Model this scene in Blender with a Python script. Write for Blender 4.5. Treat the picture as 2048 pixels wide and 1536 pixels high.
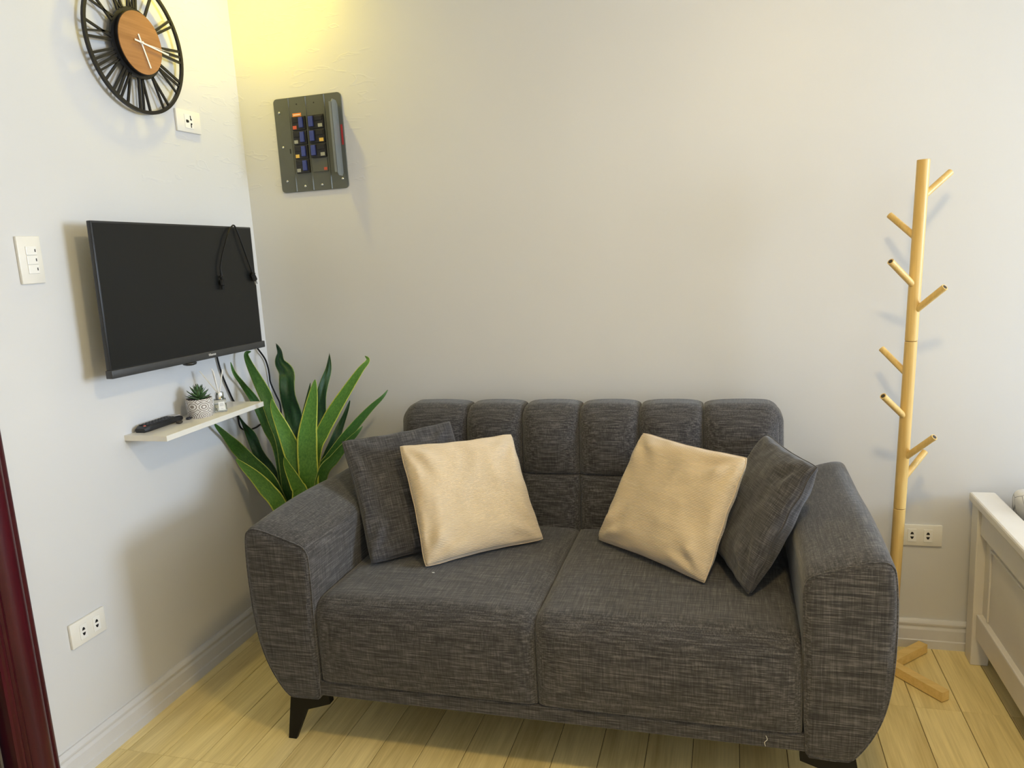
import bpy, bmesh, math, random
from mathutils import Vector, Matrix, noise

for o in list(bpy.data.objects): bpy.data.objects.remove(o)
S = bpy.context.scene
COL = S.collection
rnd = random.Random(7)
PI = math.pi

# ---------------------------------------------------------------- camera
YAW, PITCH, ROLL, FPX = 0.28199, -0.17635, -0.05734, 1537.757
CAM = Vector((1.72641, -2.58323, 1.36096))
FWD = Vector((-math.sin(YAW)*math.cos(PITCH), math.cos(YAW)*math.cos(PITCH), math.sin(PITCH)))
R0 = Vector((math.cos(YAW), math.sin(YAW), 0)); U0 = R0.cross(FWD)
RGT = math.cos(ROLL)*R0 + math.sin(ROLL)*U0
UPV = -math.sin(ROLL)*R0 + math.cos(ROLL)*U0
cd = bpy.data.cameras.new('camera'); cam = bpy.data.objects.new('camera', cd); COL.objects.link(cam)
cd.sensor_fit = 'HORIZONTAL'; cd.sensor_width = 36; cd.lens = FPX/2048*36; cd.clip_start = 0.02
M = Matrix((RGT, UPV, -FWD)).transposed().to_4x4(); M.translation = CAM
cam.matrix_world = M
S.camera = cam

# ---------------------------------------------------------------- world, daylight, exposure
S.view_settings.view_transform = 'Standard'; S.view_settings.look = 'None'
S.view_settings.gamma = 1; S.view_settings.use_curve_mapping = False
S.view_settings.exposure = 0.1
w = bpy.data.worlds.new('world'); S.world = w; w.use_nodes = True
w.node_tree.nodes['Background'].inputs[0].default_value = (.55, .7, 1, 1)
w.node_tree.nodes['Background'].inputs[1].default_value = 1.0

RX, RY, RZ = 6.0, -3.5, 2.45          # room: x 0..RX, y RY..0, z 0..RZ
def light(name, typ, loc, power, color, **kw):
    l = bpy.data.lights.new(name, typ); l.energy = power; l.color = color
    for k, v in kw.items(): setattr(l, k, v)
    o = bpy.data.objects.new(name, l); COL.objects.link(o); o.location = loc
    return o
WIN = (-1.55, -.35, .9, 2.1)          # window opening in the right wall: y0 y1 z0 z1
wl = light('window_daylight', 'AREA', (RX+.02, (WIN[0]+WIN[1])/2, (WIN[2]+WIN[3])/2), 170, (.67, .81, 1), shape='RECTANGLE', size=WIN[3]-WIN[2], size_y=WIN[1]-WIN[0])
wl.rotation_euler = (0, math.radians(90), 0)
LAMP = (2.0, -1.70, 2.365); LAMP_W = 9.5; LAMP_SIDE_W = 30.5; LAMP_C = (1, .77, .36)
SPOT = (.19, -.25, 2.425); SPOT_W = 3.4; SPOT_C = (1, .80, .07)

def at(px, ax, val):                   # a pixel's ray met with a plane of the place
    d = FWD + RGT*((px[0]-1024)/FPX) - UPV*((px[1]-768)/FPX)
    return CAM + d*((val-CAM[ax])/d[ax])

# ---------------------------------------------------------------- materials
MATS = {}
def newmat(name, rough=.6, metal=0, color=(.5,.5,.5), spec=.5):
    m = bpy.data.materials.new(name); m.use_nodes = True; MATS[name] = m
    b = m.node_tree.nodes['Principled BSDF']
    b.inputs['Base Color'].default_value = (*color, 1); b.inputs['Roughness'].default_value = rough
    b.inputs['Metallic'].default_value = metal; b.inputs['Specular IOR Level'].default_value = spec
    return m
class NT:
    def __init__(s, m): s.m = m; s.t = m.node_tree; s.b = s.t.nodes['Principled BSDF']
    def n(s, typ, **kw):
        x = s.t.nodes.new('ShaderNode'+typ)
        for k, v in kw.items(): setattr(x, k, v)
        return x
    def l(s, a, b): s.t.links.new(a, b)
    def math(s, op, a, b=None, c=None):
        x = s.n('Math', operation=op)
        for i, v in enumerate((a, b, c)):
            if v is None: continue
            if isinstance(v, (int, float)): x.inputs[i].default_value = v
            else: s.l(v, x.inputs[i])
        return x.outputs[0]
    def noise(s, vec, scale, sc=(1,1,1), detail=2, rough=.5, dist=0):
        mp = s.n('Mapping'); mp.inputs['Scale'].default_value = sc; s.l(vec, mp.inputs['Vector'])
        x = s.n('TexNoise'); x.inputs['Scale'].default_value = scale; x.inputs['Detail'].default_value = detail
        x.inputs['Roughness'].default_value = rough; x.inputs['Distortion'].default_value = dist
        s.l(mp.outputs[0], x.inputs['Vector']); return x.outputs['Fac']
    def ramp(s, fac, stops):
        x = s.n('ValToRGB'); e = x.color_ramp.elements
        while len(e) < len(stops): e.new(.5)
        for i, (p, c) in enumerate(stops):
            e[i].position = p; e[i].color = (*c, 1) if len(c) == 3 else c
        s.l(fac, x.inputs[0]); return x.outputs[0]
    def bump(s, h, strength=.3, dist=.002):
        x = s.n('Bump'); x.inputs['Strength'].default_value = strength; x.inputs['Distance'].default_value = dist
        s.l(h, x.inputs['Height']); s.l(x.outputs[0], s.b.inputs['Normal'])
    def obj(s): return s.n('TexCoord').outputs['Object']

def plain(name, color, rough=.5, metal=0, spec=.5, var=.06, scale=20):
    m = newmat(name, rough, metal, color, spec); t = NT(m)
    f = t.noise(t.obj(), scale, detail=3)
    t.l(t.ramp(f, [(.3, tuple(c*(1-var) for c in color)), (.7, tuple(min(1, c*(1+var)) for c in color))]), t.b.inputs['Base Color'])
    return m

def wallpaper():
    m = newmat('wallpaper', .42, 0, (.7,.7,.7), .4); t = NT(m); c = t.obj()
    big = t.noise(c, 1.6, detail=2)
    t.l(t.ramp(big, [(.3, (.645,.637,.63)), (.7, (.675,.667,.66))]), t.b.inputs['Base Color'])
    fine = t.noise(c, 60, (9,9,1), 2); fine2 = t.noise(c, 60, (1,1,9), 2)
    wr = t.noise(c, 1, (9,9,34), 2, .4, .6)
    band = t.ramp(wr, [(.60, (0,0,0)), (.645, (1,1,1)), (.69, (0,0,0))])
    sp = t.n('SeparateXYZ'); t.l(c, sp.inputs[0])
    # wrinkles in the paper only near the upper corner
    rng = t.math('ADD', t.math('ABSOLUTE', sp.outputs[0]), t.math('ABSOLUTE', sp.outputs[1]))
    near = t.math('MULTIPLY', t.math('LESS_THAN', rng, .55), t.math('GREATER_THAN', sp.outputs[2], 1.62))
    wrk = t.math('MULTIPLY', band, near)
    h = t.math('ADD', t.math('MULTIPLY', t.math('ADD', fine, fine2), .12), t.math('MULTIPLY', wrk, .9))
    t.bump(h, .35, .0015)
    return m

def uvfabric(name, dark, mid, light_):
    m = newmat(name, .9, 0, mid, .2); t = NT(m); c = t.n('UVMap').outputs[0]
    A = t.noise(c, 1, (6, 150, 1), 3, .65); B = t.noise(c, 1, (150, 6, 1), 3, .65)
    v = t.math('ADD', t.math('MULTIPLY', A, .55), t.math('MULTIPLY', B, .45))
    t.l(t.ramp(v, [(.36, dark), (.5, mid), (.66, light_)]), t.b.inputs['Base Color'])
    t.b.inputs['Sheen Weight'].default_value = .25; t.b.inputs['Sheen Roughness'].default_value = .5
    t.bump(v, .5, .002)
    return m
def fabric(name, dark, mid, light_, k=1.0):
    m = newmat(name, .9, 0, mid, .2); t = NT(m); tc = t.n('TexCoord'); c = tc.outputs['Object']
    ab = t.n('VectorMath', operation='ABSOLUTE'); t.l(tc.outputs['Normal'], ab.inputs[0])
    sp = t.n('SeparateXYZ'); t.l(ab.outputs[0], sp.inputs[0])
    nx, ny, nz = [t.math('POWER', sp.outputs[i], 3) for i in range(3)]
    A = t.noise(c, 1, (15*k, 330*k, 330*k), 3, .65); B = t.noise(c, 1, (330*k, 330*k, 15*k), 3, .65); C = t.noise(c, 1, (330*k, 15*k, 330*k), 3, .65)
    wA = t.math('MAXIMUM', ny, nz); wB = t.math('MAXIMUM', nx, ny); wC = t.math('MAXIMUM', nx, nz)
    num = t.math('ADD', t.math('ADD', t.math('MULTIPLY', A, t.math('MULTIPLY', wA, 1.25)), t.math('MULTIPLY', B, t.math('MULTIPLY', wB, .6))), t.math('MULTIPLY', C, wC))
    den = t.math('ADD', t.math('ADD', t.math('MULTIPLY', wA, 1.25), t.math('MULTIPLY', wB, .6)), wC)
    v = t.math('DIVIDE', num, den)
    t.l(t.ramp(v, [(.36, dark), (.5, mid), (.66, light_)]), t.b.inputs['Base Color'])
    t.b.inputs['Sheen Weight'].default_value = .25; t.b.inputs['Sheen Roughness'].default_value = .5
    t.bump(v, .5, .002)
    return m

def corduroy(name, col, ax):
    m = newmat(name, .95, 0, col, .15); t = NT(m); c = t.n('UVMap').outputs[0]
    wv = t.n('TexWave', wave_type='BANDS', bands_direction=ax); wv.inputs['Scale'].default_value = 27
    wv.inputs['Distortion'].default_value = .5; wv.inputs['Detail'].default_value = 1; wv.inputs['Detail Scale'].default_value = 3
    t.l(c, wv.inputs['Vector'])
    f = wv.outputs['Fac']; n = t.noise(c, 5, detail=4)
    mix = t.math('ADD', t.math('MULTIPLY', f, .45), t.math('MULTIPLY', n, .55))
    t.l(t.ramp(mix, [(.2, tuple(x*.80 for x in col)), (.75, tuple(min(1, x*1.08) for x in col))]), t.b.inputs['Base Color'])
    t.b.inputs['Sheen Weight'].default_value = .4
    t.bump(f, .55, .002)
    return m

def wood(name, c0, c1, axis, rough=.45, ring=6, fine=60, rand=.12):
    m = newmat(name, rough, 0, c0, .4); t = NT(m); tc = t.n('TexCoord')
    oi = t.n('ObjectInfo'); off = t.n('VectorMath', operation='ADD')
    cmb = t.n('CombineXYZ'); r10 = t.math('MULTIPLY', oi.outputs['Random'], 37)
    for i in range(3): t.l(r10, cmb.inputs[i])
    t.l(tc.outputs['Object'], off.inputs[0]); t.l(cmb.outputs[0], off.inputs[1]); c = off.outputs[0]
    sc = [1, 1, 1]; sc[axis] = .09
    a = t.noise(c, ring*3, sc, 3, .5, 1.2); b = t.noise(c, fine*3, [x if x == 1 else .03 for x in sc], 3, .6)
    v = t.math('ADD', t.math('MULTIPLY', a, .6), t.math('MULTIPLY', b, .4))
    v = t.math('ADD', v, t.math('MULTIPLY', t.math('SUBTRACT', oi.outputs['Random'], .5), rand))
    t.l(t.ramp(v, [(.32, c0), (.68, c1)]), t.b.inputs['Base Color'])
    t.bump(b, .12, .001)
    return m

wallpaper()
fabric('sofa_fabric', (.020,.019,.020), (.054,.050,.050), (.150,.140,.136))
uvfabric('pillow_fabric', (.020,.019,.021), (.056,.053,.056), (.150,.142,.142))
corduroy('corduroy_x', (.71,.56,.375), 'Y'); corduroy('corduroy_y', (.71,.56,.375), 'Y')
wood('floor_oak', (.63,.485,.20), (.93,.765,.37), 1, .42, 6, 70, .16)
wood('rack_wood', (.58,.37,.11), (.76,.53,.20), 2, .4, 8, 60, .05)
wood('rack_base_wood', (.76,.52,.17), (.92,.67,.27), 0, .4, 8, 60, .05)
wood('dial_wood', (.27,.115,.035), (.42,.20,.072), 1, .5, 10, 60, 0)
plain('joint', (.10,.065,.035), .9)
plain('trim_white', (.66,.65,.65), .35, var=.02)
plain('plate_white', (.80,.77,.70), .3, var=.02)
plain('module_white', (.84,.82,.77), .28, var=.02)
plain('slot_black', (.004,.004,.004), .6)
plain('black_metal', (.012,.011,.011), .4, .3)
plain('leg_black', (.004,.004,.004), .5, spec=.25)
plain('tv_bezel', (.018,.018,.019), .35)
plain('tv_chin', (.055,.055,.055), .38, .3)
plain('tv_screen', (.0085,.0092,.0094), .30, spec=.3, var=.01)
plain('cord_black', (.003,.003,.003), .5, spec=.3)
plain('metal', (.65,.65,.65), .3, 1)
plain('panel_grey', (.105,.112,.098), .42, .15, var=.04)
plain('panel_door', (.20,.215,.205), .4, .2, var=.04)
plain('breaker_black', (.010,.010,.011), .4)
plain('breaker_blue', (.045,.065,.30), .35)
plain('sticker_red', (.55,.10,.06), .6); plain('sticker_grey', (.35,.37,.36), .6)
plain('sticker_yellow', (.75,.50,.12), .6); plain('sticker_orange', (.75,.25,.06), .6); plain('red_paint', (.40,.03,.03), .5)
plain('white_print', (.8,.78,.75), .6)
plain('hand_white', (.85,.83,.80), .4)
plain('shelf_white', (.78,.75,.68), .35, var=.02)
plain('soil', (.02,.014,.01), .95)
plain('pot_dark', (.03,.03,.03), .5)
plain('remote_black', (.010,.010,.012), .45); plain('button_black', (.022,.022,.024), .5); plain('remote_print', (.5,.47,.45), .5)
plain('stone_brown', (.035,.026,.016), .6); plain('stone_black', (.010,.010,.016), .35)
plain('chrome', (.75,.75,.73), .12, 1)
plain('label_white', (.85,.85,.83), .5); plain('label_grey', (.4,.4,.4), .6)
plain('bed_white', (.74,.70,.64), .35, var=.03, scale=8)
plain('mattress_white', (.75,.74,.73), .9)
plain('ceiling_white', (.8,.79,.77), .8, var=.02)
plain('reed', (.86,.83,.78), .7)
plain('door_brown', (.030,.012,.008), .35, var=.2, scale=6)
plain('thread', (.6,.58,.5), .9)

def mahogany():
    m = newmat('mahogany', .33, 0, (.09,.01,.012), .35); t = NT(m)
    a = t.noise(t.obj(), 30, (1,1,.06), 4, .6)
    t.l(t.ramp(a, [(.3, (.034,.0025,.006)), (.7, (.075,.006,.011))]), t.b.inputs['Base Color'])
mahogany()

def leafmat(name, dark, lite, edge, ew):
    m = newmat(name, .5, 0, lite, .35); t = NT(m); uv = t.n('UVMap').outputs[0]
    sp = t.n('SeparateXYZ'); t.l(uv, sp.inputs[0])
    d = t.math('MULTIPLY', t.math('ABSOLUTE', t.math('SUBTRACT', sp.outputs[0], .5)), 2)
    n = t.noise(uv, 9, (1.2, 5, 1), 3, .6, .4)
    body = t.ramp(n, [(.3, dark), (.7, lite)])
    msk = t.ramp(t.math('ADD', d, t.math('MULTIPLY', t.math('SUBTRACT', n, .5), .10)), [(1-ew-.02, (0,0,0)), (1-ew+.02, (1,1,1))])
    mx = t.n('Mix', data_type='RGBA'); t.l(msk, mx.inputs['Factor']); t.l(body, mx.inputs['A']); mx.inputs['B'].default_value = (*edge, 1)
    t.l(mx.outputs['Result'], t.b.inputs['Base Color'])
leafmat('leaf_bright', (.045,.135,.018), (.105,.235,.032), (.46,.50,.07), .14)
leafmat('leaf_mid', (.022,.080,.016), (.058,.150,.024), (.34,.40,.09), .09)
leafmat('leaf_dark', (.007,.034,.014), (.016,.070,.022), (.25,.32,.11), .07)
def succ():
    m = newmat('succulent_green', .5, 0, (.05,.11,.04)); t = NT(m)
    sp = t.n('SeparateXYZ'); t.l(t.n('UVMap').outputs[0], sp.inputs[0])
    t.l(t.ramp(sp.outputs[1], [(0, (.06,.13,.04)), (.75, (.075,.15,.055)), (1, (.05,.05,.03))]), t.b.inputs['Base Color'])
succ()
def potmat():
    m = newmat('patterned_pot', .8, 0, (.6,.57,.54)); t = NT(m); uv = t.n('UVMap').outputs[0]
    # overlapping concentric rings round cell centres
    v = t.n('TexVoronoi', feature='F1'); v.inputs['Scale'].default_value = 1; v.inputs['Randomness'].default_value = .25
    mp = t.n('Mapping'); mp.inputs['Scale'].default_value = (6, 1.9, 1); t.l(uv, mp.inputs[0]); t.l(mp.outputs[0], v.inputs['Vector'])
    r = t.math('SINE', t.math('MULTIPLY', v.outputs['Distance'], 42))
    t.l(t.ramp(t.math('ADD', t.math('MULTIPLY', r, .5), .5), [(.25, (.27,.23,.20)), (.6, (.74,.71,.68))]), t.b.inputs['Base Color'])
    t.bump(r, .5, .001)
potmat()
def glass(name, col, rough=.02, ior=1.45):
    m = newmat(name, rough, 0, col); b = m.node_tree.nodes['Principled BSDF']
    b.inputs['Transmission Weight'].default_value = 1; b.inputs['IOR'].default_value = ior
glass('clear_glass', (.97,.99,.96)); glass('scent_liquid', (.93,.92,.80), 0, 1.36)
def bedding():
    m = newmat('duvet', .9, 0, (.7,.7,.7)); t = NT(m); c = t.obj()
    v = t.n('TexVoronoi', feature='DISTANCE_TO_EDGE'); v.inputs['Scale'].default_value = 14
    mp = t.n('Mapping'); t.l(c, mp.inputs[0]); t.l(mp.outputs[0], v.inputs['Vector'])
    t.l(t.ramp(v.outputs['Distance'], [(.008, (.30,.30,.31)), (.022, (.74,.73,.72))]), t.b.inputs['Base Color'])
    t.bump(t.noise(c, 9, detail=4), .5, .02)
bedding()
def emis(name, col, st):
    m = newmat(name, .5, 0, col); b = m.node_tree.nodes['Principled BSDF']
    b.inputs['Emission Color'].default_value = (*col, 1); b.inputs['Emission Strength'].default_value = st
emis('lamp_glow', (1, .82, .55), 4); emis('spot_glow', (1, .82, .35), 8)

# ---------------------------------------------------------------- helpers
def tag(o, label, cat, group=None, kind=None):
    o['label'] = label
    if cat: o['category'] = cat
    if group: o['group'] = group
    if kind: o['kind'] = kind
    return o
def thing(name, loc, label, cat, group=None):
    o = bpy.data.objects.new(name, None); COL.objects.link(o); o.location = loc; o.empty_display_size = .05
    return tag(o, label, cat, group)
def par(o, p):
    o.parent = p
    if p.type == 'EMPTY': o.matrix_parent_inverse = Matrix.Translation(-Vector(p.location))
class MB:
    def __init__(s): s.v = []; s.f = []; s.uv = None
    def add(s, vs, fs):
        b = len(s.v); s.v += [Vector(x) for x in vs]; s.f += [tuple(i+b for i in f) for f in fs]; return s
    def box(s, x0, x1, y0, y1, z0, z1, r=0):
        if r <= 0:
            return s.add([(x, y, z) for z in (z0, z1) for y in (y0, y1) for x in (x0, x1)],
                         [(0,2,3,1), (4,5,7,6), (0,1,5,4), (2,6,7,3), (0,4,6,2), (1,3,7,5)])
        bm = bmesh.new(); bmesh.ops.create_cube(bm, size=1)
        for q in bm.verts: q.co = Vector((x0+(q.co.x+.5)*(x1-x0), y0+(q.co.y+.5)*(y1-y0), z0+(q.co.z+.5)*(z1-z0)))
        bmesh.ops.bevel(bm, geom=bm.edges[:], offset=r, segments=2, affect='EDGES', profile=.5)
        bm.verts.index_update()
        s.add([q.co.copy() for q in bm.verts], [[q.index for q in f.verts] for f in bm.faces]); bm.free(); return s
    def ring_loft(s, rings, cap=True, closed=True):
        b = len(s.v); n = len(rings[0])
        for r in rings: s.v += [Vector(q) for q in r]
        for i in range(len(rings)-1):
            for j in range(n if closed else n-1):
                k = (j+1) % n
                s.f.append((b+i*n+j, b+i*n+k, b+(i+1)*n+k, b+(i+1)*n+j))
        if cap:
            s.f.append(tuple(b+j for j in range(n))[::-1]); e = b+(len(rings)-1)*n
            s.f.append(tuple(e+j for j in range(n)))
        return s
    def tube(s, pts, r, n=8, r1=None):
        pts = [Vector(q) for q in pts]; rings = []; t0 = None
        for i, q in enumerate(pts):
            t = (pts[min(i+1, len(pts)-1)]-pts[max(i-1, 0)]).normalized()
            if t0 is None:
                a = t.orthogonal().normalized()
            else:
                a = (a - t*a.dot(t)).normalized()
            b = t.cross(a); t0 = t
            rr = r if r1 is None else r+(r1-r)*i/(len(pts)-1)
            rings.append([q+(a*math.cos(2*PI*k/n)+b*math.sin(2*PI*k/n))*rr for k in range(n)])
        return s.ring_loft(rings)
    def lathe(s, prof, c=(0,0,0), n=32, axis='z'):
        rings = []
        for r, h in prof:
            ring = []
            for k in range(n):
                a = 2*PI*k/n; u, v = r*math.cos(a), r*math.sin(a)
                q = {'z': (u, v, h), 'x': (h, u, v), 'y': (v, h, u)}[axis]
                ring.append(Vector(q)+Vector(c))
            rings.append(ring)
        return s.ring_loft(rings)
    def prism(s, poly, f0, f1):                    # poly of 2-D points, f0/f1 map them to 3-D
        return s.ring_loft([[f0(q) for q in poly], [f1(q) for q in poly]])
    def build(s, name, mat, parent=None, smooth=False, xf=None, auto=None):
        me = bpy.data.meshes.new(name)
        vs = [xf @ q for q in s.v] if xf else s.v
        me.from_pydata([tuple(q) for q in vs], [], s.f)
        bm = bmesh.new(); bm.from_mesh(me); bmesh.ops.recalc_face_normals(bm, faces=bm.faces[:]); bm.to_mesh(me); bm.free()
        if smooth: me.polygons.foreach_set('use_smooth', [True]*len(me.polygons))
        if s.uv:
            L = me.uv_layers.new(name='UVMap')
            for lp in me.loops: L.data[lp.index].uv = s.uv[lp.vertex_index]
        me.materials.append(MATS[mat])
        o = bpy.data.objects.new(name, me); COL.objects.link(o)
        if auto is not None:
            me.polygons.foreach_set('use_smooth', [True]*len(me.polygons))
            bm = bmesh.new(); bm.from_mesh(me)
            for e in bm.edges:
                if len(e.link_faces) == 2 and e.calc_face_angle(0) > math.radians(auto): e.smooth = False
            bm.to_mesh(me); bm.free()
        if parent: par(o, parent)
        return o
def smoothpath(pts, n=6):
    pts = [Vector(q) for q in pts]; out = []
    for i in range(len(pts)-1):
        p0, p1, p2, p3 = pts[max(i-1,0)], pts[i], pts[i+1], pts[min(i+2,len(pts)-1)]
        for k in range(n):
            t = k/n
            out.append(.5*((2*p1)+(p2-p0)*t+(2*p0-5*p1+4*p2-p3)*t*t+(3*p1-p0-3*p2+p3)*t*t*t))
    out.append(pts[-1]); return out

# ---------------------------------------------------------------- room shell
DY0, DY1, DZ = -2.13, -1.27, 2.06
m = MB().box(-.12, 0, DY1, .12, 0, RZ).box(-.12, 0, RY-.12, DY0, 0, RZ).box(-.12, 0, DY0, DY1, DZ, RZ)
tag(m.build('wall_left', 'wallpaper'), 'white papered wall that carries the clock and the television', 'wall', kind='structure')
tag(MB().box(0, RX+.12, 0, .12, 0, RZ).build('wall_back', 'wallpaper'), 'white papered wall behind the grey sofa', 'wall', kind='structure')
m = MB().box(RX, RX+.12, RY, WIN[0], 0, RZ).box(RX, RX+.12, WIN[1], 0, 0, RZ).box(RX, RX+.12, WIN[0], WIN[1], 0, WIN[2]).box(RX, RX+.12, WIN[0], WIN[1], WIN[3], RZ)
tag(m.build('wall_right', 'wallpaper'), 'white papered wall with the window beyond the bed', 'wall', kind='structure')
tag(MB().box(0, RX+.12, RY-.12, RY, 0, RZ).build('wall_front', 'wallpaper'), 'plain white papered wall facing the sofa', 'wall', kind='structure')
tag(MB().box(-.12, RX+.12, RY-.12, .12, RZ, RZ+.1).build('ceiling', 'ceiling_white'), 'plain white ceiling of the room', 'ceiling', kind='structure')
floor = tag(MB().box(-.12, RX+.12, RY-.12, .12, -.10, -.0025).build('floor', 'joint'), 'floor of pale oak planks running towards the back wall', 'floor', kind='structure')
PW, PL = .121, .62
rows = [(0, -.361)] + [(-.361-PL*k, -.361-PL*(k+1)) for k in range(6)]
pm = {}
def plank_mesh(wd, ln):
    key = (round(wd, 4), round(ln, 4))
    if key not in pm:
        a, b = wd/2-.0008, ln/2-.0002
        bv = .0012
        bb = MB().ring_loft([[(-a,-b,-.003),(a,-b,-.003),(a,b,-.003),(-a,b,-.003)], [(-a,-b,-bv),(a,-b,-bv),(a,b,-bv),(-a,b,-bv)], [(-a+bv,-b+.0004,0),(a-bv,-b+.0004,0),(a-bv,b-.0004,0),(-a+bv,b-.0004,0)]])
        o = bb.build('plank', 'floor_oak'); pm[key] = o.data; bpy.data.objects.remove(o)
    return pm[key]
xs = [0] + [.048+PW*k for k in range(0, 52) if .048+PW*k < RX] + [RX]
far = MB()
for (ya, yb) in rows:
    yb = max(yb, RY)
    if yb >= ya: continue
    for x0, x1 in zip(xs, xs[1:]):
        if x0 > 3.7:
            a, b = (x1-x0)/2-.002, (ya-yb)/2-.0006; mx, my = (x0+x1)/2, (ya+yb)/2
            far.box(mx-a, mx+a, my-b, my+b, -.0028, 0); continue
        o = bpy.data.objects.new('plank', plank_mesh(x1-x0, ya-yb)); COL.objects.link(o)
        o.location = ((x0+x1)/2, (ya+yb)/2, 0); o.parent = floor

fo_ = far.build('plank_field', 'floor_oak', floor); fo_['kind'] = 'stuff'

BP = [(0,.097), (.0055,.097), (.0095,.093), (.0125,.085), (.0115,.079), (.0085,.075), (.0085,.071), (.0115,.066), (.0115,.0655), (.0125,.064), (.0125,.030), (.0155,.027), (.0155,0), (0,0)]
m = MB().prism(BP, lambda q: (q[0], -1.166, q[1]), lambda q: (q[0], -.0001, q[1]))
m.prism(BP, lambda q: (q[0], RY, q[1]), lambda q: (q[0], -2.24, q[1]))
tag(m.build('baseboard_left', 'trim_white', auto=25), 'white moulded baseboard below the television wall', 'baseboard', kind='structure')
m = MB().prism(BP, lambda q: (.0001, -q[0], q[1]), lambda q: (RX, -q[0], q[1]))
tag(m.build('baseboard_back', 'trim_white', auto=25), 'white moulded baseboard behind the sofa and coat stand', 'baseboard', kind='structure')

# door with dark red moulded casing
CP = [(0,0), (.010,0), (.014,.004), (.016,.010), (.012,.014), (.016,.018), (.026,.026), (.032,.038), (.034,.052), (.031,.066), (.024,.078), (.020,.082), (.024,.086), (.025,.091), (.020,.096), (.024,.100), (.024,.106), (.019,.110), (.019,.118), (0,.118)]
m = MB().prism(CP, lambda q: (q[0], -1.164-q[1], 0), lambda q: (q[0], -1.164-q[1], DZ+.1))
m.prism(CP, lambda q: (q[0], -2.236+q[1], 0), lambda q: (q[0], -2.236+q[1], DZ+.1))
m.prism(CP, lambda q: (q[0]*.98, -1.166, DZ+.1-q[1]), lambda q: (q[0]*.98, -2.234, DZ+.1-q[1]))
m.box(-.11, .004, -1.2805, -1.269, 0, DZ).box(-.11, .004, -2.131, -2.12, 0, DZ)
tag(m.build('trim_1', 'mahogany', auto=30), 'glossy dark red moulded door casing beside the wall switch', 'door casing', kind='structure')
d = tag(MB().box(-.06, -.02, -2.118, -1.288, .006, DZ-.01, .002).build('door_1', 'door_brown'), 'dark brown door leaf inside the red casing', 'door', kind='structure')
MB().box(-.020, -.012, -1.300, -1.294, .01, DZ-.02).build('seal_strip', 'metal', d)
for z0, z1 in ((.15, .9), (1.05, 1.95)):
    MB().box(-.0205, -.014, -1.98, -1.42, z0, z1, .004).build('door_panel', 'door_brown', d)
MB().lathe([(.004,-.02), (.012,-.02), (.012,.01), (.028,.02), (.03,.035), (.02,.048), (.004,.05)], (0,-2.04,1.0), 20, 'x').build('knob', 'metal', d, True)

# window in the right wall (daylight enters here)
wn = MB()
for a in ((WIN[0], WIN[0]+.05, WIN[2], WIN[3]), (WIN[1]-.05, WIN[1], WIN[2], WIN[3]), (WIN[0], WIN[1], WIN[2], WIN[2]+.05), (WIN[0], WIN[1], WIN[3]-.05, WIN[3])):
    wn.box(RX+.06, RX+.10, *a)
tag(wn.build('window_1', 'trim_white'), 'white framed window over the bed', 'window', kind='structure')

# ---------------------------------------------------------------- ceiling lamps (above the frame)
t = thing('ceiling_light', (LAMP[0], LAMP[1], RZ), 'round white ceiling lamp in the middle of the room', 'lamp')
MB().lathe([(.002,RZ), (.16,RZ), (.17,RZ-.01), (.165,RZ-.03), (.002,RZ-.03)], (LAMP[0],LAMP[1],0), 40).build('housing', 'ceiling_white', t, auto=30)
MB().lathe([(.15,RZ-.03), (.14,RZ-.05), (.09,RZ-.065), (.002,RZ-.07)], (LAMP[0],LAMP[1],0), 40).build('diffuser', 'lamp_glow', t, True)
l = light('lamp_light', 'AREA', LAMP, LAMP_W, LAMP_C, shape='DISK', size=.22); par(l, t)
l = light('lamp_light_sides', 'POINT', LAMP, LAMP_SIDE_W, LAMP_C, shadow_soft_size=.09); par(l, t)
t = thing('corner_light', (SPOT[0], SPOT[1], RZ), 'small warm downlight in the ceiling corner above the clock', 'lamp')
MB().lathe([(.002,RZ), (.045,RZ), (.045,RZ-.008), (.036,RZ-.010), (.034,RZ-.004), (.002,RZ-.004)], (SPOT[0],SPOT[1],0), 28).build('housing', 'ceiling_white', t, auto=30)
MB().lathe([(.033,RZ-.005), (.028,RZ-.012), (.002,RZ-.014)], (SPOT[0],SPOT[1],0), 28).build('diffuser', 'spot_glow', t, True)
l = light('spot_light', 'AREA', SPOT, SPOT_W, SPOT_C, shape='DISK', size=.06); par(l, t)

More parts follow.
